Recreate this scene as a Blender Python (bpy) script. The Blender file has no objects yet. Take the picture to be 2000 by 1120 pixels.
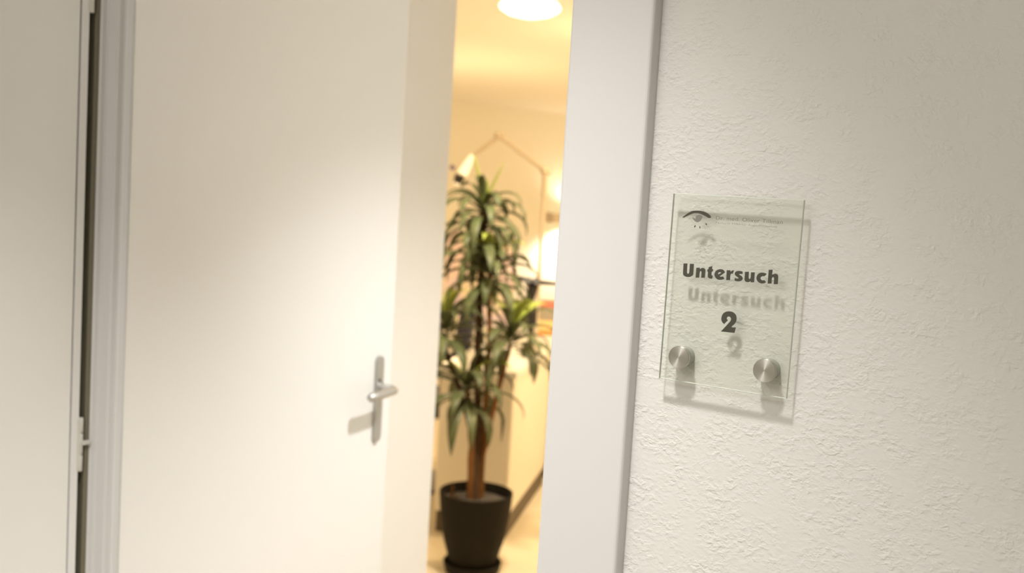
import bpy, bmesh, math, random
from mathutils import Vector, Matrix, Euler
random.seed(7)
S = bpy.context.scene
COL = S.collection

# ------------------------------------------------------------------ camera, light, exposure
# world axes: x to the right along the sign wall, y into the examination room, z up; metres
cam_d = bpy.data.cameras.new('camera'); cam = bpy.data.objects.new('camera', cam_d); COL.objects.link(cam)
R_ = Vector((0.8310702, 0.5529432, 0.0598002)); U_ = Vector((-0.0929146, 0.0320242, 0.9951590)); W_ = Vector((-0.5483513, 0.8326033, -0.0779908))
m = Matrix.Identity(4)
for i in range(3):
    m[i][0] = R_[i]; m[i][1] = U_[i]; m[i][2] = -W_[i]
m[2][3] = 1.5
cam.matrix_world = m
cam_d.sensor_width = 36; cam_d.lens = 1944/2000*36
cam_d.clip_start = .02; cam_d.clip_end = 60
cam_d.dof.use_dof = True; cam_d.dof.focus_distance = 1.09; cam_d.dof.aperture_fstop = 4.4
S.camera = cam
S.view_settings.view_transform = 'Standard'; S.view_settings.look = 'None'
S.view_settings.exposure = 0.0; S.view_settings.gamma = 1; S.view_settings.use_curve_mapping = False
S.cycles.use_denoising = True
S.cycles.caustics_reflective = False; S.cycles.caustics_refractive = False
S.cycles.max_bounces = 10; S.cycles.transparent_max_bounces = 16
S.cycles.sample_clamp_indirect = 6

wd = bpy.data.worlds.new('world'); S.world = wd; wd.use_nodes = True
wd.node_tree.nodes['Background'].inputs[0].default_value = (.9, .88, .82, 1)
wd.node_tree.nodes['Background'].inputs[1].default_value = .05

def lamp(name, kind, loc, power, color, size=.05, aim=None, angle=110, blend=.6, shape=None):
    d = bpy.data.lights.new(name, kind); o = bpy.data.objects.new(name, d); COL.objects.link(o)
    o.location = loc; d.energy = power; d.color = color
    if kind == 'AREA':
        d.size = size
    else:
        d.shadow_soft_size = size
    if kind == 'SPOT':
        d.spot_size = math.radians(angle); d.spot_blend = blend
    if aim is not None:
        o.rotation_euler = (Vector(aim)-Vector(loc)).to_track_quat('-Z', 'Y').to_euler()
    return o

CORR = (1, .97, .945)
WARM = (1, .71, .37)
lamp('corridor_spot', 'SPOT', (-.53, .43, 2.55), 142, CORR, .058, (-.90, .50, 0), 80, 1.0)
lamp('doorway_spot', 'SPOT', (-.60, 1.90, 2.36), 168, (.985, .985, 1), .04, (-.85, 2.12, 0), 101, 1.0)
lamp('corridor_glow', 'AREA', (-.9, -1.0, 2.5), 19.5, CORR, 1.0, (-.9, -.9, 0))
lamp('room_glow_near', 'POINT', (-2.25, 4.35, 1.9), 13, WARM, .15)
lamp('desk_side_fill', 'SPOT', (-1.10, 4.60, 2.2), 190, WARM, .12, (-2.5, 4.0, .3), 80, .8)  # unseen fill added to brighten the desk's right face
lamp('plant_fill', 'SPOT', (-1.72, 2.80, 2.28), 150, (1, .82, .57), .08, (-2.45, 3.6, .3), 84, .9)  # unseen fill added to lift the desk front and the plant
lamp('room_glow_left', 'POINT', (-3.3, 2.7, 1.9), 26, WARM, .2)  # unseen fill point added for the desk's left face
lamp('room_glow_middle', 'POINT', (-3.8, 5.0, 1.35), 36, WARM, .2)
lamp('room_glow_far', 'POINT', (-2.6, 7.6, 1.35), 54, WARM, .2)
lamp('sconce_up', 'SPOT', (-4.63, 7.94, 1.56), 6, (1, .85, .62), .06, (-4.75, 8.0, 3), 150, .8)
lamp('sconce_down', 'SPOT', (-4.63, 7.94, 1.33), 60, (1, .86, .66), .06, (-4.72, 8.0, 0), 150, .8)

# ------------------------------------------------------------------ helpers
def link(o, parent=None):
    COL.objects.link(o)
    if parent: o.parent = parent
    return o
def tag(o, label=None, cat=None, group=None, kind=None):
    if label: o['label'] = label
    if cat: o['category'] = cat
    if group: o['group'] = group
    if kind: o['kind'] = kind
    return o
def empty(name, loc=(0, 0, 0), rz=0, **k):
    o = bpy.data.objects.new(name, None); COL.objects.link(o); o.location = loc; o.rotation_euler.z = rz
    o.empty_display_size = .05
    return tag(o, **k)
def mesh(name, bm, mat, parent=None, smooth=False, **k):
    bmesh.ops.recalc_face_normals(bm, faces=bm.faces[:])
    me = bpy.data.meshes.new(name); bm.to_mesh(me); bm.free()
    for mm in (mat if isinstance(mat, (list, tuple)) else [mat]): me.materials.append(mm)
    if smooth:
        for p in me.polygons: p.use_smooth = True
        me.set_sharp_from_angle(angle=math.radians(40))
    o = bpy.data.objects.new(name, me); link(o, parent)
    return tag(o, **k)
def BM(): return bmesh.new()
def box(bm, x0, x1, y0, y1, z0, z1, bev=0, seg=2):
    vs = [bm.verts.new((x, y, z)) for x in (x0, x1) for y in (y0, y1) for z in (z0, z1)]
    idx = [(0, 1, 3, 2), (4, 6, 7, 5), (0, 4, 5, 1), (2, 3, 7, 6), (0, 2, 6, 4), (1, 5, 7, 3)]
    fs = [bm.faces.new([vs[i] for i in f]) for f in idx]
    if bev:
        es = list({e for f in fs for e in f.edges})
        bmesh.ops.bevel(bm, geom=es, offset=bev, segments=seg, affect='EDGES', profile=.5)
    return bm
def B(*a, **k): return box(BM(), *a, **k)
def prism(bm, pts, z0, z1):
    a = [bm.verts.new((x, y, z0)) for x, y in pts]; b = [bm.verts.new((x, y, z1)) for x, y in pts]
    n = len(pts); bm.faces.new(a[::-1]); bm.faces.new(b)
    for i in range(n): bm.faces.new((a[i], a[(i+1) % n], b[(i+1) % n], b[i]))
    return bm
def lathe(bm, prof, n=48, c=(0, 0, 0)):
    rings = []
    for r, z in prof:
        if r < 1e-6: rings.append([bm.verts.new((c[0], c[1], c[2]+z))])
        else: rings.append([bm.verts.new((c[0]+r*math.cos(2*math.pi*k/n), c[1]+r*math.sin(2*math.pi*k/n), c[2]+z)) for k in range(n)])
    for a, b in zip(rings, rings[1:]):
        for k in range(n):
            k2 = (k+1) % n
            if len(a) == 1 and len(b) == 1: break
            if len(a) == 1: bm.faces.new((a[0], b[k], b[k2]))
            elif len(b) == 1: bm.faces.new((a[k], a[k2], b[0]))
            else: bm.faces.new((a[k], a[k2], b[k2], b[k]))
    return bm
def tube(bm, pts, rad, n=12, cap=True):
    pts = [Vector(p) for p in pts]; N = len(pts)
    rs = rad if isinstance(rad, (list, tuple)) else [rad]*N
    prev = None; rings = []
    for i, p in enumerate(pts):
        t = (pts[min(i+1, N-1)]-pts[max(i-1, 0)]).normalized()
        if prev is None:
            a = t.orthogonal().normalized()
        else:
            a = (prev-t*prev.dot(t)).normalized()
        prev = a; b = t.cross(a)
        rings.append([bm.verts.new(p+(a*math.cos(2*math.pi*k/n)+b*math.sin(2*math.pi*k/n))*rs[i]) for k in range(n)])
    for r0, r1 in zip(rings, rings[1:]):
        for k in range(n): bm.faces.new((r0[k], r0[(k+1) % n], r1[(k+1) % n], r1[k]))
    if cap: bm.faces.new(rings[0][::-1]); bm.faces.new(rings[-1])
    return bm

# ------------------------------------------------------------------ materials
def mat(name, color, rough=.5, metal=0, spec=.5, **k):
    m = bpy.data.materials.new(name); m.use_nodes = True
    p = m.node_tree.nodes['Principled BSDF']
    p.inputs['Base Color'].default_value = (*color, 1); p.inputs['Roughness'].default_value = rough
    p.inputs['Metallic'].default_value = metal; p.inputs['Specular IOR Level'].default_value = spec
    for a, v in k.items(): p.inputs[a.replace('_', ' ')].default_value = v
    return m
def noise_bump(m, scale=200, strength=.1, dist=.001, detail=4, stretch=(1, 1, 1), vary=0):
    nt = m.node_tree; N = nt.nodes; L = nt.links; p = N['Principled BSDF']
    tc = N.new('ShaderNodeTexCoord'); mp = N.new('ShaderNodeMapping'); mp.inputs['Scale'].default_value = stretch
    L.new(tc.outputs['Object'], mp.inputs[0])
    t = N.new('ShaderNodeTexNoise'); t.inputs['Scale'].default_value = scale; t.inputs['Detail'].default_value = detail
    L.new(mp.outputs[0], t.inputs[0])
    b = N.new('ShaderNodeBump'); b.inputs['Strength'].default_value = strength; b.inputs['Distance'].default_value = dist
    L.new(t.outputs[0], b.inputs['Height']); L.new(b.outputs[0], p.inputs['Normal'])
    if vary:
        c = p.inputs['Base Color'].default_value[:3]
        r = N.new('ShaderNodeMix'); r.data_type = 'RGBA'
        r.inputs[6].default_value = (*[x*(1-vary) for x in c], 1); r.inputs[7].default_value = (*[min(1, x*(1+vary)) for x in c], 1)
        L.new(t.outputs[0], r.inputs[0]); L.new(r.outputs[2], p.inputs['Base Color'])
    return m

M = {}
M['lacquer'] = noise_bump(mat('white_lacquer', (.80, .785, .75), .38, spec=.35), 60, .03, .0006)
M['frame'] = noise_bump(mat('frame_paint', (.745, .735, .715), .34, spec=.4), 90, .03, .0005)
M['hinge'] = mat('painted_hinge', (.62, .60, .54), .4)
M['gap_shade'] = mat('olive_gap_shade', (.19, .17, .115), .7)  # olive tone paints the shade of the gap beside the frame
M['roomwall'] = noise_bump(mat('room_paint', (.82, .79, .72), .8, spec=.2), 120, .15, .001)
M['ceiling'] = noise_bump(mat('ceiling_paint', (.86, .84, .79), .9, spec=.1), 150, .1, .001)
M['floor'] = noise_bump(mat('vinyl_floor', (.72, .64, .50), .45, spec=.4), 14, .05, .001, vary=.06)
M['corrfloor'] = noise_bump(mat('corridor_vinyl', (.62, .58, .50), .4, spec=.4), 12, .05, .001, vary=.06)

def plaster():
    m = mat('rough_plaster', (.82, .805, .765), .85, spec=.15)
    nt = m.node_tree; N = nt.nodes; L = nt.links; p = N['Principled BSDF']
    tc = N.new('ShaderNodeTexCoord')
    mp = N.new('ShaderNodeMapping'); mp.inputs['Scale'].default_value = (1, 1, 1.35); L.new(tc.outputs['Object'], mp.inputs[0])
    # granular render: fine grains gathered into small crumbs, with smoother patches between
    w = N.new('ShaderNodeTexNoise'); w.inputs['Scale'].default_value = 70; w.inputs['Detail'].default_value = 2
    L.new(mp.outputs[0], w.inputs[0])
    ma = N.new('ShaderNodeVectorMath'); ma.operation = 'MULTIPLY_ADD'; ma.inputs[1].default_value = (.007, .007, .007)
    L.new(w.outputs['Color'], ma.inputs[0]); L.new(mp.outputs[0], ma.inputs[2])
    a = N.new('ShaderNodeTexNoise'); a.inputs['Scale'].default_value = 170; a.inputs['Detail'].default_value = 2; a.inputs['Roughness'].default_value = .5
    L.new(ma.outputs[0], a.inputs[0])
    cr = N.new('ShaderNodeValToRGB'); cr.color_ramp.elements[0].position = .42; cr.color_ramp.elements[1].position = .68
    L.new(a.outputs[0], cr.inputs[0])
    v = N.new('ShaderNodeTexVoronoi'); v.feature = 'SMOOTH_F1'; v.inputs['Scale'].default_value = 120
    L.new(ma.outputs[0], v.inputs[0])
    mx = N.new('ShaderNodeMath'); mx.operation = 'MULTIPLY_ADD'; mx.inputs[1].default_value = -.7
    L.new(v.outputs['Distance'], mx.inputs[0]); L.new(cr.outputs[0], mx.inputs[2])
    q = N.new('ShaderNodeTexNoise'); q.inputs['Scale'].default_value = 34; q.inputs['Detail'].default_value = 3; L.new(mp.outputs[0], q.inputs[0])
    qr = N.new('ShaderNodeMapRange'); qr.inputs[1].default_value = .38; qr.inputs[2].default_value = .62; qr.inputs[3].default_value = .2; qr.inputs[4].default_value = 1
    L.new(q.outputs[0], qr.inputs[0])
    mm = N.new('ShaderNodeMath'); mm.operation = 'MULTIPLY'; L.new(mx.outputs[0], mm.inputs[0]); L.new(qr.outputs[0], mm.inputs[1])
    b = N.new('ShaderNodeBump'); b.inputs['Strength'].default_value = .6; b.inputs['Distance'].default_value = .0009
    L.new(mm.outputs[0], b.inputs['Height']); L.new(b.outputs[0], p.inputs['Normal'])
    return m
M['plaster'] = plaster()

def pane(name, tint, gloss=1.0, edge=False):
    m = bpy.data.materials.new(name); m.use_nodes = True
    nt = m.node_tree; N = nt.nodes; L = nt.links; N.remove(N['Principled BSDF']); out = N['Material Output']
    t = N.new('ShaderNodeBsdfTransparent'); t.inputs[0].default_value = (*tint, 1)
    g = N.new('ShaderNodeBsdfGlossy'); g.inputs['Roughness'].default_value = .0; g.inputs[0].default_value = (1, 1, 1, 1)
    fr = N.new('ShaderNodeFresnel'); fr.inputs[0].default_value = 1.5
    ge = N.new('ShaderNodeNewGeometry'); inv = N.new('ShaderNodeMath'); inv.operation = 'SUBTRACT'; inv.inputs[0].default_value = 1
    L.new(ge.outputs['Backfacing'], inv.inputs[1])
    mu = N.new('ShaderNodeMath'); mu.operation = 'MULTIPLY'; L.new(fr.outputs[0], mu.inputs[0]); L.new(inv.outputs[0], mu.inputs[1])
    mx = N.new('ShaderNodeMixShader'); L.new(mu.outputs[0], mx.inputs[0]); L.new(t.outputs[0], mx.inputs[1]); L.new(g.outputs[0], mx.inputs[2])
    last = mx
    if edge:
        d = N.new('ShaderNodeBsdfDiffuse'); d.inputs[0].default_value = (.72, .755, .69, 1)  # pale opaque tone stands in for wall light refracted by the edge
        m2 = N.new('ShaderNodeMixShader'); m2.inputs[0].default_value = .92
        L.new(mx.outputs[0], m2.inputs[1]); L.new(d.outputs[0], m2.inputs[2]); last = m2
    L.new(last.outputs[0], out.inputs[0])
    return m
M['pane'] = pane('sign_glass', (.965, .975, .955))
M['pane_edge'] = pane('sign_glass_edge', (.80, .84, .78), edge=True)
M['ink'] = mat('black_print', (.085, .08, .062), .5, spec=.2)
M['grey_ink'] = mat('grey_print', (.25, .245, .21), .5, spec=.2)
M['pale_ink'] = mat('pale_grey_print', (.36, .355, .31), .5, spec=.2)
def brushed():
    m = mat('brushed_steel', (.56, .55, .50), .36, 1.0)
    nt = m.node_tree; p = nt.nodes['Principled BSDF']
    p.inputs['Anisotropic'].default_value = .85; p.inputs['Anisotropic Rotation'].default_value = .25
    t = nt.nodes.new('ShaderNodeTangent'); t.direction_type = 'RADIAL'; t.axis = 'Z'
    nt.links.new(t.outputs[0], p.inputs['Tangent'])
    return m
M['brushed'] = brushed()
M['satin'] = mat('satin_steel', (.60, .585, .54), .38, 1.0)
M['spacer'] = mat('grey_spacer', (.46, .46, .42), .6, .2)
M['steel'] = noise_bump(mat('satin_aluminium', (.46, .45, .425), .42, .85), 400, .03, .0003)
M['dark_spot'] = mat('disc_black', (.02, .02, .02), .6)
M['leaf'] = noise_bump(mat('dark_green_leaf', (.095, .118, .050), .5, spec=.5), 40, .2, .002, vary=.4)
M['leaf_new'] = noise_bump(mat('young_green_leaf', (.38, .46, .09), .45, spec=.4), 40, .2, .002, vary=.25)
M['bark_dark'] = noise_bump(mat('dark_brown_bark', (.06, .03, .009), .8), 60, .6, .004, stretch=(1, 1, .25), vary=.5)
M['bark'] = noise_bump(mat('brown_bark', (.17, .070, .012), .8), 60, .6, .004, stretch=(1, 1, .25), vary=.5)
M['pot'] = noise_bump(mat('charcoal_pot', (.013, .011, .007), .7, spec=.15), 120, .1, .001)
M['soil'] = noise_bump(mat('grey_granules', (.07, .06, .055), .9), 140, 1.0, .006, vary=.5)
M['cabinet'] = noise_bump(mat('cream_laminate', (.84, .79, .69), .5), 20, .02, .001)
M['top'] = mat('white_laminate', (.86, .84, .80), .35)
M['plinth'] = mat('dark_plinth', (.11, .085, .055), .6)
M['armpaint'] = mat('grey_beige_enamel', (.62, .53, .42), .45)
M['black'] = mat('black_plastic', (.018, .017, .018), .4)
M['navy'] = noise_bump(mat('navy_upholstery', (.018, .019, .035), .55), 90, .1, .001)
M['chairgrey'] = mat('grey_enamel', (.22, .21, .21), .4)
M['red'] = mat('red_card', (.68, .22, .17), .6); M['orange'] = mat('orange_card', (.84, .32, .10), .6)
M['yellow'] = mat('yellow_card', (.90, .68, .34), .6); M['greycard'] = mat('grey_card', (.38, .34, .28), .6); M['white_card'] = mat('white_card', (.85, .83, .78), .6)
M['violet'] = mat('violet_plastic', (.25, .20, .36), .5)
def glow(name, color, st):
    m = bpy.data.materials.new(name); m.use_nodes = True; p = m.node_tree.nodes['Principled BSDF']
    p.inputs['Base Color'].default_value = (.8, .8, .75, 1); p.inputs['Emission Color'].default_value = (*color, 1); p.inputs['Emission Strength'].default_value = st
    return m
M['bowl'] = glow('lit_opal_glass', (1, .93, .80), 2.2)
M['bulb'] = glow('lit_lamp_glass', (1, .88, .52), .75)
def poster():
    m = mat('printed_poster', (.8, .6, .6), .6)
    nt = m.node_tree; N = nt.nodes; L = nt.links
    tc = N.new('ShaderNodeTexCoord'); v = N.new('ShaderNodeTexVoronoi'); v.inputs['Scale'].default_value = 4.2
    L.new(tc.outputs['Object'], v.inputs[0])
    sp = N.new('ShaderNodeSeparateColor'); L.new(v.outputs['Color'], sp.inputs[0])
    r = N.new('ShaderNodeValToRGB'); r.color_ramp.interpolation = 'CONSTANT'; e = r.color_ramp.elements
    e[0].position = 0; e[0].color = (.92, .74, .76, 1); e[1].position = .45; e[1].color = (.86, .76, .62, 1)
    for pos, c in ((.74, (.80, .68, .80, 1)), (.93, (.85, .25, .06, 1))):
        k = e.new(pos); k.color = c
    L.new(sp.outputs[0], r.inputs[0]); L.new(r.outputs[0], N['Principled BSDF'].inputs['Base Color'])
    return m
M['poster'] = poster()

# ------------------------------------------------------------------ setting
H = 2.40
HC = 2.62                       # corridor ceiling
YW = 1.0525                     # corridor face of the sign wall
def struct(name, bm, m, **k):
    return mesh(name, bm, m, kind='structure', **k)
struct('floor', prism(BM(), [(-8.6, 1.11), (-.40, 1.11), (-.40, 10.3), (-3.0, 10.3), (-8.6, 10.3)], -.08, 0), M['floor'])
struct('floor', prism(BM(), [(-1.62, -1.6), (2.6, -1.6), (2.6, 1.11), (-1.62, 1.11)], -.08, 0), M['corrfloor'])
struct('ceiling', prism(BM(), [(-8.6, 1.11), (-.40, 1.11), (-.40, 10.3), (-8.6, 10.3)], H, H+.08), M['ceiling'])
struct('ceiling', prism(BM(), [(-1.62, -1.6), (2.6, -1.6), (2.6, 1.11), (-1.62, 1.11)], HC, HC+.08), M['ceiling'])
# sign wall: right of the doorway, the lintel over it, and the short piece left of it
struct('wall_front', B(-.56, 2.6, YW, YW+.12, 0, HC), M['plaster'])
struct('wall_lintel', B(-1.62, -.56, YW, YW+.12, 2.07, HC), M['plaster'])
struct('wall_front_left', B(-8.6, -1.62, YW, YW+.12, 0, HC), M['lacquer'])
struct('wall_corridor_left', B(-1.66, -1.575, -1.6, YW, 0, HC), M['lacquer'])
struct('wall_corridor_right', B(2.5, 2.6, -1.6, YW, 0, HC), M['roomwall'])
struct('wall_back', B(-1.66, 2.6, -1.7, -1.6, 0, HC), M['roomwall'])
struct('wall_room_left', B(-1.90, -1.74, YW+.12, 2.275, 0, H), M['roomwall'])
struct('wall_room_right', B(-.52, -.40, YW+.12, 10.3, 0, H), M['roomwall'])
dx = .4507
ya, yb = 1.18, 10.2
xa, xb = -5.282+dx*(ya-6.814), -5.282+dx*(yb-6.814)
struct('wall_light_block', B(-1.42, -.52, 2.46, 2.58, 0, H), M['roomwall'])  # added unseen wall that keeps warm room light off the door leaf
struct('wall_room_far', prism(BM(), [(xa, ya), (xb, yb), (xb-.12, yb), (xa-.12, ya)], 0, H), M['roomwall'])
struct('wall_room_back', B(xb-.1, -.52, 10.18, 10.3, 0, H), M['roomwall'])
# door frame: a flat painted casing standing 20 mm off the plaster, with its jambs
def casing(name, x0, x1, z0, z1):
    return struct(name, B(x0, x1, 1.0325, YW+.125, z0, z1, bev=.004, seg=3), M['frame'])
casing('trim_1', -.6195, -.5105, 0, 2.14)
bm = prism(BM(), [(-1.575, 1.024), (-1.530, 1.024), (-1.530, 1.0366), (-1.502, 1.0366), (-1.502, 1.051), (-1.481, 1.051), (-1.481, 1.0525), (-1.56, 1.0525), (-1.56, 1.17), (-1.575, 1.17)], 0, 2.14)
bmesh.ops.bevel(bm, geom=[e for e in bm.edges if abs(e.verts[0].co.z-e.verts[1].co.z) > 1 and e.verts[0].co.y < 1.052], offset=.0022, segments=3, affect='EDGES')
struct('trim_2', bm, M['frame'])
struct('trim_gap_shade', B(-1.574, -1.533, 1.016, 1.0242, 0, 2.14, bev=.002), M['gap_shade'])  # dark strip standing in for shade between the neighbouring door and frame
casing('trim_3', -1.481, -.6195, 2.03, 2.14)

# ------------------------------------------------------------------ doors (setting)
# open door of the examination room: hinged at the left jamb, swung 97 degrees into the room
LEN = .85
hx, hy, ang = -1.481, 1.053, math.radians(7.6)
door = tag(bpy.data.objects.new('door_1', None), kind='structure'); link(door)
door.location = (hx, hy, 0); door.rotation_euler.z = math.radians(90)+ang      # local x runs along the leaf
# local y: negative = the face seen from the corridor side (+x in the world)
mesh('door_leaf', B(0, LEN, 0, .040, .008, 2.05, bev=.003), M['lacquer'], door)
def lever_set(parent, x, z, s=-1):
    """long plate with lever; s = side of the leaf"""
    y0 = 0 if s < 0 else .040
    hd = empty('door_handle'); hd.parent = parent
    bm = BM(); w, zt, zb = .0150, .078, -.135
    pts = []
    for k in range(13): a = math.pi*k/12; pts.append((w*math.cos(a), zt-w+w*math.sin(a)))
    for k in range(13): a = math.pi+math.pi*k/12; pts.append((w*math.cos(a), zb+w+w*math.sin(a)))
    f = [bm.verts.new((x+px, y0, z+pz)) for px, pz in pts]; g = [bm.verts.new((x+px*.93, y0+s*.008, z+pz*.995)) for px, pz in pts]
    bm.faces.new(f); bm.faces.new(g)
    for i in range(len(f)): bm.faces.new((f[i], f[(i+1) % len(f)], g[(i+1) % len(f)], g[i]))
    mesh('handle_plate', bm, M['steel'], hd)
    # round neck, bend and lever bar running back towards the hinges
    P = [(x, y0+s*.008, z), (x, y0+s*.040, z)]
    for k in range(1, 7):
        a = math.pi/2*k/6; P.append((x-.014*(1-math.cos(a)), y0+s*(.040+.014*math.sin(a)), z))
    P += [(x-.05, y0+s*.055, z-.001), (x-.085, y0+s*.055, z-.002), (x-.108, y0+s*.054, z-.003), (x-.114, y0+s*.0535, z-.003)]
    mesh('lever', tube(BM(), P, [.0108]*(len(P)-1)+[.007], 20), M['steel'], hd, smooth=True)
    bm = BM(); lathe(bm, [(0, 0), (.0135, 0), (.0135, .006), (0, .006)], 24)
    bmesh.ops.rotate(bm, verts=bm.verts, matrix=Matrix.Rotation(math.radians(90 if s < 0 else -90), 3, 'X'))
    bmesh.ops.translate(bm, verts=bm.verts, vec=(x, y0+s*.008, z))
    mesh('lever_collar', bm, M['steel'], hd, smooth=True)
    bm = BM(); lathe(bm, [(0, 0), (.0045, 0), (.0045, .0006), (0, .0006)], 16)
    bmesh.ops.rotate(bm, verts=bm.verts, matrix=Matrix.Rotation(math.radians(90 if s < 0 else -90), 3, 'X'))
    bmesh.ops.translate(bm, verts=bm.verts, vec=(x-.004, y0+s*.008, z+.019))
    mesh('dark_disc', bm, M['dark_spot'], hd)  # small dark disc on the plate above the lever
HX = .791
lever_set(door, HX, 1.045, -1)
lever_set(door, HX, 1.045, 1)

# neighbouring door on the corridor's left wall: closed, its hinged edge beside the frame
door2 = tag(bpy.data.objects.new('door_2', None), kind='structure'); link(door2)
bm = BM()
box(bm, -1.572, -1.530, .10, .9855, .008, 2.05, bev=.0015)
mesh('door_leaf', bm, M['lacquer'], door2)
mesh('door_edge_strip', B(-1.572, -1.531, .9885, 1.0035, .008, 2.05, bev=.002), M['frame'], door2)
def hinge(z0, z1, bridge):
    hg = empty('door_hinge'); hg.parent = door2
    yc, xc, r = 1.0075, -1.5335, .0046
    h = z1-z0
    segs = [(z0, z0+h*.30), (z0+h*.315, z0+h*.70), (z0+h*.715, z1)]
    for a, b in segs:
        bm = BM(); lathe(bm, [(0, a), (r*.85, a), (r, a+.0012), (r, b-.0012), (r*.85, b), (0, b)], 20, (xc, yc, 0))
        mesh('knuckle', bm, M['hinge'], hg, smooth=True)
    mesh('hinge_plate', B(-1.5318, -1.5305, 1.0, yc, z0+.002, z1-.002, bev=.0008), M['hinge'], hg)
    if bridge:
        mesh('hinge_pin', B(-1.536, -1.526, yc, 1.0225, bridge-.0035, bridge+.0035, bev=.001), M['hinge'], hg)
hinge(1.004, 1.098, 1.0535)
hinge(1.783, 1.878, None)
hinge(.215, .310, .262)

# ------------------------------------------------------------------ glass room sign
sign = empty('glass_door_sign', (-.4002, 1.0375, 1.4220), 0,
             label='clear glass sign reading Untersuch 2, on two steel studs before rough plaster', cat='sign')
sign.rotation_euler = (0, math.radians(.423), 0); sign.scale = (1.0077, 1.0, 1.0077)
W2, H2, T = .074, .105, .004
bm = B(-W2, W2, 0, T, -H2, H2, bev=.0006, seg=1)
bm.faces.ensure_lookup_table(); bm.normal_update()
for f in bm.faces: f.material_index = 0 if (abs(f.normal.y) > .99) else 1
mesh('glass_panel', bm, [M['pane'], M['pane_edge']], sign)

G = {"U":[[-54.6,27.5,1],[-49.8,28.0,1],[-49.5,17.9],[-48.1,16.6],[-47.0,18.2],[-47.0,27.9,1],[-42.1,28.1,1],[-42.0,16.4],[-43.7,14.4],[-46.0,13.2],[-49.0,12.9],[-52.3,13.7],[-54.1,15.6]],"n":[[-38.9,24.2,1],[-35.0,24.6,1],[-34.6,22.9,1],[-32.2,24.5],[-29.6,24.3],[-28.0,22.4],[-28.0,14.0,1],[-32.4,13.6,1],[-32.5,19.8],[-33.6,21.1],[-34.5,19.3],[-34.7,13.5,1],[-39.0,13.1,1]],"t":[[-24.6,26.1,1],[-20.5,27.7,1],[-20.4,24.5,1],[-19.0,24.0,1],[-19.6,21.5,1],[-20.6,21.4,1],[-20.6,17.8,1],[-19.1,17.0,1],[-19.4,13.7,1],[-22.7,13.9],[-24.7,15.6],[-25.0,21.0,1],[-26.1,21.2,1],[-25.7,23.5,1],[-24.6,24.3,1]],"e":[[-5.3,21.9,1],[-6.7,24.1],[-9.0,25.1],[-12.2,24.9],[-15.7,22.9],[-17.3,19.1],[-16.0,15.8],[-13.2,13.7],[-9.3,13.5],[-5.4,14.9,1],[-7.1,17.6,1],[-9.3,17.0],[-11.2,17.2,1]],"e_hole":[[-13.1,19.4,1],[-12.9,21.0],[-11.3,21.8],[-9.5,21.4,1],[-12.6,19.3,1]],"r":[[-3.6,24.6,1],[0.5,25.0,1],[1.0,23.5,1],[2.6,24.9],[4.7,25.3,1],[3.7,21.6,1],[1.8,21.2],[1.1,19.9],[1.1,14.2,1],[-3.3,13.8,1]],"s":[[14.5,24.9,1],[14.4,22.1,1],[12.0,22.0],[10.8,21.4],[13.8,19.8],[15.2,17.8],[14.6,15.6],[12.4,14.2],[9.2,13.8],[6.1,14.3,1],[6.4,17.3,1],[8.7,16.7],[10.5,17.5],[7.2,19.5],[5.9,21.2],[6.2,23.4],[8.3,24.8],[11.4,25.2]],"u":[[17.1,24.8,1],[21.5,25.3,1],[21.7,19.0],[22.8,17.6],[23.8,18.9],[23.8,24.9,1],[28.0,25.2,1],[28.2,14.6,1],[24.3,14.2,1],[24.1,15.6,1],[22.5,14.3],[19.7,14.1],[17.7,15.3],[17.2,17.7]],"c":[[41.2,24.8,1],[38.9,22.0,1],[36.5,21.8],[34.8,20.0],[35.7,18.1],[37.6,17.6],[39.0,18.2,1],[41.2,16.0,1],[39.0,14.5],[35.6,14.2],[32.2,15.7],[30.3,19.0],[31.0,22.7],[33.1,24.8],[35.8,25.7],[38.6,25.6]],"h":[[42.9,29.4,1],[47.2,29.8,1],[47.1,24.5,1],[49.4,25.7],[51.8,25.8],[53.7,23.6],[54.0,15.1,1],[49.6,14.7,1],[49.4,20.8],[48.3,22.1],[47.2,20.6],[47.3,15.1,1],[43.0,14.6,1]],"2":[[-1.4,-34.2,1],[-4.0,-32.0],[-5.2,-28.5],[-4.1,-23.8],[-1.1,-20.8],[2.9,-19.6],[7.3,-20.0],[10.8,-22.4],[12.2,-26.1],[11.8,-30.0],[10.2,-32.8],[7.5,-35.7],[7.8,-36.5],[12.3,-36.2,1],[11.2,-42.3,1],[-4.4,-42.7,1],[5.4,-30.0],[5.8,-27.2],[4.5,-25.6],[2.6,-25.4],[1.3,-26.7],[1.4,-28.4],[2.6,-29.4,1]],"brow":[[-60.2,78.6],[-59.2,79.6],[-55.8,82.3],[-52.1,84.9],[-49.0,86.3],[-44.8,87.0],[-40.4,87.1],[-35.9,86.6],[-32.0,85.3],[-28.6,83.4],[-26.9,81.3],[-27.1,80.1],[-29.1,79.8],[-30.9,80.4],[-33.1,81.5],[-36.8,82.9],[-40.4,83.9],[-44.0,84.1],[-47.5,83.7],[-51.0,82.3],[-54.7,80.4],[-58.5,78.4]],"iris":[[-48.8,79.7,1],[-47.1,78.8],[-44.4,78.0,1],[-44.6,80.5],[-43.2,81.8],[-40.6,82.5],[-38.2,82.0],[-36.8,80.4],[-37.4,78.2],[-38.8,76.0],[-41.4,74.5],[-43.5,74.6],[-46.9,76.7]],"d1":[[-44.6,70.9],[-43.8,70.3],[-44.3,68.6],[-45.0,68.4],[-45.5,68.9]],"d2":[[-38.9,70.3],[-38.2,69.0],[-38.2,67.6],[-38.8,67.7],[-39.3,69.2]],"d3":[[-32.3,73.9],[-31.4,73.6],[-30.5,72.3],[-31.4,71.9],[-32.5,73.1]]}
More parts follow.
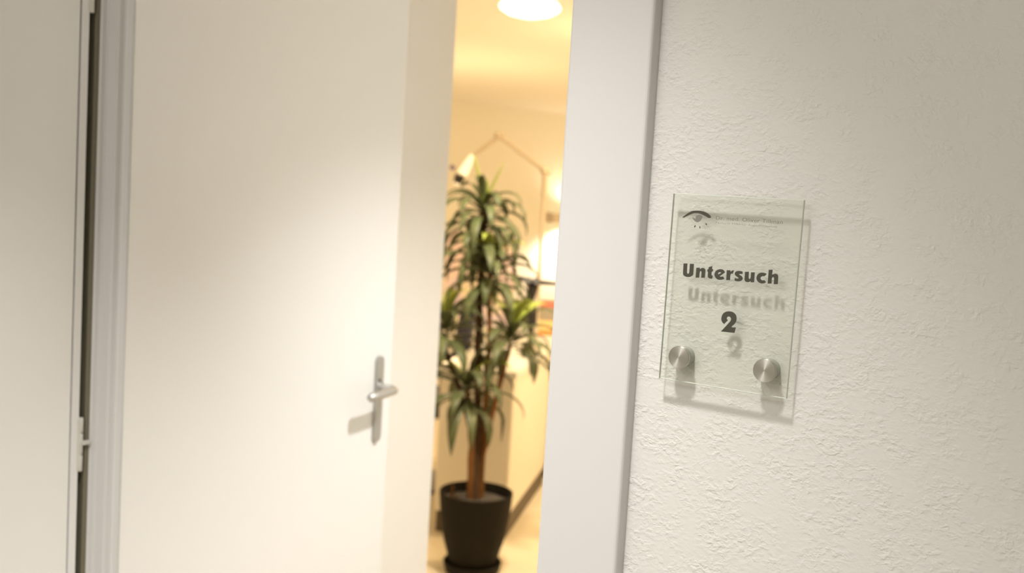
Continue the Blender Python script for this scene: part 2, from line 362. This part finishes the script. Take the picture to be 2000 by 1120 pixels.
def smooth_outline(pts, n=6):
    N = len(pts); out = []
    for i in range(N):
        p1, p2 = pts[i], pts[(i+1) % N]; p0, p3 = pts[i-1], pts[(i+2) % N]
        c1, c2 = len(p1) > 2, len(p2) > 2
        if c1 and c2: out.append(p1[:2]); continue
        t1 = ((p2[0]-p0[0])/2, (p2[1]-p0[1])/2) if not c1 else (p2[0]-p1[0], p2[1]-p1[1])
        t2 = ((p3[0]-p1[0])/2, (p3[1]-p1[1])/2) if not c2 else (p2[0]-p1[0], p2[1]-p1[1])
        L = math.hypot(p2[0]-p1[0], p2[1]-p1[1])
        def lim(t):
            l = math.hypot(*t)
            return t if l <= L*1.3 or l == 0 else (t[0]*L*1.3/l, t[1]*L*1.3/l)
        t1, t2 = lim(t1), lim(t2)
        for k in range(n):
            u = k/n; a = 2*u**3-3*u**2+1; b = u**3-2*u**2+u; c = -2*u**3+3*u**2; d = u**3-u**2
            out.append((a*p1[0]+b*t1[0]+c*p2[0]+d*t2[0], a*p1[1]+b*t1[1]+c*p2[1]+d*t2[1]))
    return out
def printed(name, keys, m, parent):
    """flat print on the front of the glass, outlines in millimetres on the plate"""
    cu = bpy.data.curves.new(name, 'CURVE'); cu.dimensions = '2D'; cu.fill_mode = 'BOTH'; cu.extrude = .00006
    for k in keys:
        pts = smooth_outline(G[k]); sp = cu.splines.new('POLY'); sp.points.add(len(pts)-1); sp.use_cyclic_u = True
        for q, (x, y) in zip(sp.points, pts): q.co = (x/1000, y/1000, 0, 1)
    return curve_mesh(name, cu, m, parent, (0, -.00012, 0))
def curve_mesh(name, cu, m, parent, loc):
    o = bpy.data.objects.new(name, cu); COL.objects.link(o)
    bpy.context.view_layer.update()
    me = bpy.data.meshes.new_from_object(o.evaluated_get(bpy.context.evaluated_depsgraph_get()))
    bpy.data.objects.remove(o); me.materials.clear(); me.materials.append(m); me.name = name
    me.transform(Matrix.Rotation(math.radians(90), 4, 'X'))
    o = bpy.data.objects.new(name, me); link(o, parent); o.location = loc
    return o
printed('room_name_lettering', ['U', 'n', 't', 'e', 'e_hole', 'r', 's', 'u', 'c', 'h'], M['ink'], sign)
printed('room_number', ['2'], M['ink'], sign)
printed('eye_logo', ['brow', 'd1', 'd2', 'd3'], M['ink'], sign)
tag(printed('logo_iris', ['iris'], M['grey_ink'], sign), label='grey iris shape of the eye logo')
def text(name, s, x0, x1, y, cap, m):
    cu = bpy.data.curves.new(name, 'FONT'); cu.body = s; cu.size = 1; cu.extrude = 0; cu.space_character = 1.04
    o = curve_mesh(name, cu, m, sign, (0, -.00012, 0)); me = o.data
    xs = [v.co.x for v in me.vertices]; sx = (x1-x0)/(max(xs)-min(xs))/1000; sz = cap/.70/1000; mn = min(xs)
    for v in me.vertices: v.co = ((v.co.x-mn)*sx+x0/1000, v.co.y, v.co.z*sz+y/1000)
    return o
tag(text('name_lettering', 'Dr. med. Oliver Tillman', -21, 53.5, 78.6, 4.0, M['grey_ink']), label='thin grey first line of small lettering')
tag(text('subtitle_lettering', 'Facharzt FMH f\u00fcr Augenheilkunde', -20.6, 48.0, 74.3, 2.0, M['pale_ink']), label='tiny pale grey second line of lettering')
# two studs: barrel behind the glass, cap in front of it
for i, (u, v) in enumerate(((-.0496, -.0772), (.0490, -.0776))):
    st = empty('standoff', (u, 0, v)); st.parent = sign
    st.rotation_euler.x = math.radians(90)       # local z points out of the wall, towards the viewer
    gap = YW-1.0375
    mesh('barrel', lathe(BM(), [(0, -gap-.002), (.0112, -gap-.002), (.0112, -T-.0002), (0, -T-.0002)], 40), M['spacer'], st, smooth=True)
    bm = lathe(BM(), [(.0119, 0.0002), (.0126, .0008), (.0126, .0036), (.01245, .0043), (.0121, .0047), (.0119, .00471), (.0030, .00471), (.0, .00471)], 64)
    mesh('cap', bm, M['brushed'], st, smooth=True)

# ------------------------------------------------------------------ potted dragon tree in the doorway
PX, PY = -2.279, 3.287
plant = empty('potted_plant', (PX, PY, 0), 0, label='tall artificial dragon tree with drooping strap leaves in a charcoal pot', cat='plant')
def P_(x, y, z): return Vector((x-PX, y-PY, z))
mesh('saucer', lathe(BM(), [(0, 0), (.098, 0), (.112, .010), (.121, .045), (.119, .048), (.112, .046), (.100, .016), (0, .014)], 56), M['pot'], plant, smooth=True)
prof = [(0, .016), (.084, .016), (.092, .022), (.099, .05), (.110, .09), (.122, .13), (.133, .18), (.141, .23), (.1465, .28), (.1500, .322), (.1515, .334), (.1500, .339), (.1450, .339), (.1425, .334), (.1400, .30), (.137, .278), (0, .278)]
mesh('pot', lathe(BM(), prof, 64), M['pot'], plant, smooth=True)
bm = lathe(BM(), [(0, .303), (.04, .304), (.08, .301), (.11, .303), (.1385, .300), (.1385, .28), (0, .28)], 40)
for v in bm.verts:
    if v.co.z > .29: v.co.z += random.uniform(-.004, .004)
mesh('soil', bm, M['soil'], plant)
def stem(pts, r0, r1, m='bark'):
    P = [P_(*p) for p in pts]; n = len(P); Q = []
    for i in range(n-1):
        for k in range(4):
            u = k/4; Q.append(P[i].lerp(P[i+1], u)+Vector((random.uniform(-1, 1), random.uniform(-1, 1), 0))*.002)
    Q.append(P[-1]); N = len(Q)
    bm = tube(BM(), Q, [r0+(r1-r0)*i/(N-1)+(.0012 if i % 2 else 0) for i in range(N)], 12)
    mesh('stem', bm, M[m], plant, smooth=True)
stem([(-2.290, 3.292, .29), (-2.312, 3.312, .542), (-2.336, 3.329, .878), (-2.352, 3.336, 1.088), (-2.372, 3.359, 1.50)], .0175, .013, 'bark_dark')
stem([(-2.285, 3.325, .29), (-2.283, 3.322, .48), (-2.255, 3.368, .757), (-2.238, 3.393, .885), (-2.232, 3.405, .960)], .013, .007)
stem([(-2.312, 3.300, .29), (-2.300, 3.340, .60), (-2.298, 3.350, .775), (-2.311, 3.357, 1.007), (-2.331, 3.366, 1.24)], .011, .009)
stem([(-2.318, 3.300, .55), (-2.37, 3.285, .70), (-2.41, 3.271, .80), (-2.447, 3.256, .89), (-2.462, 3.254, .975)], .012, .007, 'bark_dark')
stem([(-2.300, 3.282, .29), (-2.318, 3.29, .52), (-2.345, 3.295, .66), (-2.362, 3.299, .745)], .015, .009)
stem([(-2.355, 3.232, .29), (-2.357, 3.230, .345)], .004, .003)
stem([(-2.372, 3.245, .29), (-2.370, 3.246, .355)], .004, .003)

def strap(bm, c, az, el, L, w, droop, twist=0, mi=0):
    """one strap leaf: a channel-folded ribbon leaving the crown at elevation el and bending down"""
    n = 9; p = Vector(c); d_az = Vector((math.cos(az), math.sin(az), 0)); side0 = Vector((-math.sin(az), math.cos(az), 0))
    rows = []; e = el
    for i in range(n+1):
        u = i/n
        fwd = d_az*math.cos(e)+Vector((0, 0, 1))*math.sin(e)
        up = d_az*(-math.sin(e))+Vector((0, 0, 1))*math.cos(e)
        side = side0*math.cos(twist*u)+up*math.sin(twist*u)
        ww = w*(.45+.55*math.sin(min(1, u*2.2)*math.pi/2))*(1-max(0, (u-.45)/.55)**1.7)+.0006
        rows.append([bm.verts.new(p+side*ww+up*ww*.35), bm.verts.new(p), bm.verts.new(p-side*ww+up*ww*.35)])
        p = p+fwd*(L/n)
        e -= droop*(.25+1.5*u)/n
        e = max(e, -math.radians(88))
    for a, b in zip(rows, rows[1:]):
        for k in range(2):
            f = bm.faces.new((a[k], a[k+1], b[k+1], b[k])); f.material_index = mi
def foliage(c, n, L, w, lo=-.2, hi=1.25, droop=2.2, young=3, spread=.02):
    bm = BM(); c = P_(*c)
    for i in range(n):
        u = (i+.5)/n; az = i*2.39996+random.uniform(-.25, .25)
        el = lo+(hi-lo)*u+random.uniform(-.12, .12)
        cc = c+Vector((math.cos(az)*spread*(1-u*.7), math.sin(az)*spread*(1-u*.7), -.055+.10*u))
        strap(bm, cc, az, el, L*random.uniform(.8, 1.1)*(1-.15*u), w*random.uniform(.85, 1.1), droop*random.uniform(.75, 1.2)*(1-.25*u), random.uniform(-.5, .5), 1 if i >= n-young else 0)
    return bm
def fol(*a, extra=None, **k):
    bm = foliage(*a, **k)
    if extra: extra(bm)
    o = mesh('foliage', bm, [M['leaf'], M['leaf_new']], plant, smooth=True)
    md = o.modifiers.new('thick', 'SOLIDIFY'); md.thickness = .0012
    return o
RIGHT = math.atan2(.553, .831)      # world azimuth that points to the right as the doorway shows it
def uprights(bm):
    c = P_(-2.377, 3.361, 1.50)
    strap(bm, c, RIGHT+math.pi*.97, 1.30, .225, .030, -.15, .3, 1)
    strap(bm, c, RIGHT, 1.17, .20, .022, -.10, .3, 1)
    strap(bm, c, RIGHT+2.6, 1.50, .13, .012, 0, .2, 1)
    strap(bm, c, RIGHT-1.3, 1.30, .12, .012, .4, .2, 1)
fol((-2.377, 3.361, 1.475), 32, .26, .0200, lo=-.35, hi=.95, droop=3.3, young=0, extra=uprights)
fol((-2.365, 3.352, 1.37), 15, .25, .0200, lo=-.5, hi=.5, droop=2.4, young=0)
fol((-2.331, 3.366, 1.235), 34, .27, .0215, lo=-.35, hi=1.30, droop=3.1, young=5)
fol((-2.231, 3.407, .965), 28, .27, .0210, lo=-.3, hi=1.35, droop=3.0, young=4)
fol((-2.464, 3.254, .985), 28, .25, .0210, lo=-.4, hi=1.30, droop=2.7, young=2)
fol((-2.363, 3.299, .745), 22, .28, .0225, lo=-.45, hi=1.1, droop=3.0, young=2)

# ------------------------------------------------------------------ ceiling lamp
def ceiling_lamp(x, y, label):
    t = empty('ceiling_lamp', (x, y, H), 0, label=label, cat='lamp')
    mesh('ceiling_plate', lathe(BM(), [(0, 0), (.07, 0), (.075, -.02), (.06, -.028), (0, -.028)], 40), M['satin'], t, smooth=True)
    mesh('lamp_shade', lathe(BM(), [(.055, -.028), (.115, -.052), (.128, -.068), (.124, -.080), (.095, -.098), (.05, -.110), (0, -.114)], 48), M['bowl'], t, smooth=True)
ceiling_lamp(-2.292, 3.489, 'round white lit ceiling lamp above the potted tree')

# ------------------------------------------------------------------ desk behind the plant
u1 = Vector((-.370, .929, 0)); u2 = Vector((-.929, -.370, 0)); C0 = Vector((-2.395, 3.700, 0))
def quad(a0, a1, b0, b1): return [tuple((C0+u1*a+u2*b)[:2]) for a, b in ((a0, b0), (a1, b0), (a1, b1), (a0, b1))]
desk = empty('examination_desk', C0, 0, label='cream instrument desk with white top and dark plinth behind the potted tree', cat='desk')
def dmesh(name, bm, m, **k):
    bmesh.ops.translate(bm, verts=bm.verts, vec=-C0); return mesh(name, bm, m, desk, **k)
bm = prism(BM(), quad(.0, 1.0, .0, .34), .10, .745); bmesh.ops.bevel(bm, geom=[e for e in bm.edges if abs(e.verts[0].co.z-e.verts[1].co.z) > .3], offset=.006, segments=3, affect='EDGES')
dmesh('body', bm, M['cabinet'])
dmesh('plinth', prism(BM(), quad(.012, .99, .004, .33), 0, .10), M['plinth'])
bm = prism(BM(), quad(-.012, 1.01, -.012, .352), .745, .772)
dmesh('worktop', bm, M['top'])

# swing-arm lamp with its pole on the desk
arm = empty('swing_arm_lamp', (-2.709, 4.364, .772), 0, label='grey swing-arm lamp on a tall pole with lit head above the potted tree', cat='lamp')
def A_(x, y, z): return Vector((x+2.709, y-4.364, z-.772))
mesh('base', lathe(BM(), [(0, 0), (.038, 0), (.038, .012), (.016, .02), (0, .02)], 32), M['armpaint'], arm, smooth=True)
mesh('pole', tube(BM(), [A_(-2.709, 4.364, .785), A_(-2.722, 4.384, 1.30), A_(-2.734, 4.400, 1.62)], .0115, 16), M['armpaint'], arm, smooth=True)
mesh('pole_sleeve', tube(BM(), [A_(-2.7325, 4.398, 1.57), A_(-2.736, 4.402, 1.69)], .015, 16), M['armpaint'], arm, smooth=True)
J = A_(-2.736, 4.403, 1.705); E = A_(-2.950, 4.275, 1.865); K = A_(-3.060, 4.195, 1.755); HD = A_(-3.092, 4.168, 1.665)
mesh('joint', tube(BM(), [J+Vector((-.012, -.018, 0)), J+Vector((.012, .018, 0))], .020, 20), M['armpaint'], arm, smooth=True)
mesh('lower_arm', tube(BM(), [J, E], .0125, 14), M['armpaint'], arm, smooth=True)
mesh('joint', tube(BM(), [E+Vector((-.012, -.018, .004)), E+Vector((.012, .018, .004))], .019, 20), M['armpaint'], arm, smooth=True)
mesh('upper_arm', tube(BM(), [E, K], .011, 14), M['armpaint'], arm, smooth=True)
d = (HD-K).normalized()
hd = mesh('lamp_head', tube(BM(), [K-d*.01, K+d*.02, K+d*.06, K+d*.10], [.012, .017, .023, .027], 24), M['bulb'], arm, smooth=True, label='bright lit lamp head')
mesh('head_grip', tube(BM(), [HD+Vector((-.008, -.012, -.012)), HD+Vector((-.016, -.024, -.055))], [.028, .020], 16), M['black'], arm, smooth=True, label='black grip under the lit head')
mesh('head_knob', tube(BM(), [HD+Vector((-.035, -.024, .020)), HD+Vector((-.055, -.037, .035))], .012, 16), M['violet'], arm, smooth=True, label='violet grey knob')

# binocular slit microscope standing on the desk
sx, sy = -2.602, 4.145
mic = empty('slit_microscope', (sx, sy, .772), 0, label='black binocular eye examination microscope on the desk behind the plant leaves', cat='microscope')
def V_(x, y, z): return Vector((x, y, z))
r3 = Vector((.831, .553, 0)); f3 = Vector((-.553, .831, 0))
mesh('base', tube(BM(), [V_(0, 0, 0), V_(0, 0, .03)], [.042, .038], 24), M['black'], mic, smooth=True)
mesh('column', tube(BM(), [V_(0, 0, .03), V_(0, 0, .27)], .014, 16), M['black'], mic, smooth=True)
mesh('microscope_body', tube(BM(), [r3*-.02+V_(0, 0, .27), r3*.0+V_(0, 0, .36)], [.022, .028], 20), M['black'], mic, smooth=True)
mesh('swing_arm', tube(BM(), [r3*-.11+V_(0, 0, .395), r3*.0+V_(0, 0, .375), r3*.13+V_(0, 0, .370)], [.010, .014, .008], 14), M['black'], mic, smooth=True)
mesh('eyepiece', tube(BM(), [r3*.01+V_(0, 0, .36), r3*.01+f3*-.06+V_(0, 0, .385)], [.014, .017], 16), M['black'], mic, smooth=True)
mesh('eyepiece', tube(BM(), [r3*-.03+V_(0, 0, .36), r3*-.03+f3*-.06+V_(0, 0, .385)], [.014, .017], 16), M['black'], mic, smooth=True)
mesh('lamp_tower', tube(BM(), [r3*.0+V_(0, 0, .16), r3*.0+V_(0, 0, .25)], [.026, .026], 18), M['black'], mic, smooth=True)
mesh('control_knob', tube(BM(), [r3*-.12+V_(0, 0, .23), r3*-.15+V_(0, 0, .25)], [.018, .018], 16), M['black'], mic, smooth=True)

# examination chair to the left, mostly hidden by the door
CH = Vector((-3.30, 4.12, 0))
ch = empty('examination_chair', CH, math.radians(-57), label='dark navy examination chair with grey base, just past the open door edge', cat='chair')
mesh('base', lathe(BM(), [(0, 0), (.24, 0), (.24, .02), (.05, .05), (0, .05)], 40), M['chairgrey'], ch, smooth=True)
mesh('column', lathe(BM(), [(.04, .05), (.04, .36), (.055, .36), (.055, .40), (0, .40)], 24), M['chairgrey'], ch, smooth=True)
mesh('seat', B(-.24, .24, -.24, .22, .40, .50, bev=.035, seg=4), M['navy'], ch, smooth=True)
bm = B(-.21, .21, .17, .25, .56, 1.02, bev=.03, seg=4); bmesh.ops.rotate(bm, verts=bm.verts, cent=(0, .2, .5), matrix=Matrix.Rotation(math.radians(-8), 3, 'X'))
mesh('backrest', bm, M['navy'], ch, smooth=True)
mesh('back_support', tube(BM(), [(0, .12, .42), (0, .25, .47), (0, .27, .62)], .018, 12), M['chairgrey'], ch, smooth=True)
for s in (-1, 1):
    mesh('armrest', tube(BM(), [(s*.25, .20, .44), (s*.27, .16, .66), (s*.27, -.12, .67)], [.016, .02, .02], 12), M['black'], ch, smooth=True)

# counter at the right with stacked boxes and folders
cx0, cx1, cy0, cy1 = -3.20, -1.55, 4.72, 5.24
ct = empty('side_counter', (cx0, cy0, 0), 0, label='low white counter carrying boxes, behind the desk at the right jamb', cat='counter')
mesh('body', B(.02, cx1-cx0-.02, .02, cy1-cy0, .08, .70, bev=.003), M['cabinet'], ct)
mesh('plinth', B(.04, cx1-cx0-.04, .05, cy1-cy0-.02, 0, .08), M['plinth'], ct)
mesh('worktop', B(0, cx1-cx0, 0, cy1-cy0, .70, .73, bev=.003), M['top'], ct)
def item(name, w, d, h, x, y, z, m, rz, label, cat):
    return mesh(name, B(-w/2, w/2, -d/2, d/2, 0, h, bev=.003), m, label=label, cat=cat), (x, y, z, rz)
zz = .73
SX, SY = -2.90, 4.93
for name, w, d, h, m, rz, label, cat, off in (
    ('storage_box', .30, .24, .064, 'white_card', .60, 'flat white box at the bottom of the stack on the side counter', 'box', 0),
    ('document_folder', .30, .23, .030, 'orange', .66, 'orange folder lying on the flat white box', 'folder', -.01),
    ('document_folder', .29, .22, .055, 'yellow', .58, 'thick yellow folder between the orange one and the grey box', 'folder', .01),
    ('storage_box', .27, .20, .072, 'greycard', .60, 'grey box stacked above the yellow folder', 'box', .01),
    ('document_folder', .26, .19, .028, 'red', .62, 'thin red folder on top of the stack', 'folder', .01)):
    o, _ = item(name, w, d, h, 0, 0, 0, M[m], 0, label, cat)
    o['group'] = 'boxes in the counter stack' if cat == 'box' else 'folders in the counter stack'
    o.location = (SX+off, SY, zz); o.rotation_euler.z = rz; zz += h+.0005

# poster and wall light on the far wall
wdir = Vector((dx, 1, 0)).normalized(); wn = Vector((wdir.y, -wdir.x, 0)); wr = math.atan2(wdir.y, wdir.x)
def onfar(y, off=0): return Vector((-5.282+dx*(y-6.814), y, 0))+wn*off
c = onfar(7.21, .012)
po = empty('wall_poster', (c.x, c.y, .86), wr, label='pink and cream wall poster behind the tree foliage', cat='poster')
mesh('print', B(-.36, .36, -.006, .004, -.42, .42), M['poster'], po)
mesh('poster_frame', box(box(box(box(BM(), -.38, -.36, -.012, .010, -.44, .44), .36, .38, -.012, .010, -.44, .44), -.36, .36, -.012, .010, .42, .44), -.36, .36, -.012, .010, -.44, -.42), M['top'], po)
c = onfar(7.93, 0)
sc = empty('wall_light', (c.x, c.y, 1.435), wr, label='small beige box wall light shining up and down beside the right jamb', cat='lamp')
mesh('housing', B(-.11, .11, -.12, 0, -.045, .05, bev=.006), M['armpaint'], sc)
mesh('diffuser', B(-.095, .095, -.105, -.015, -.049, .054), M['bulb'], sc)
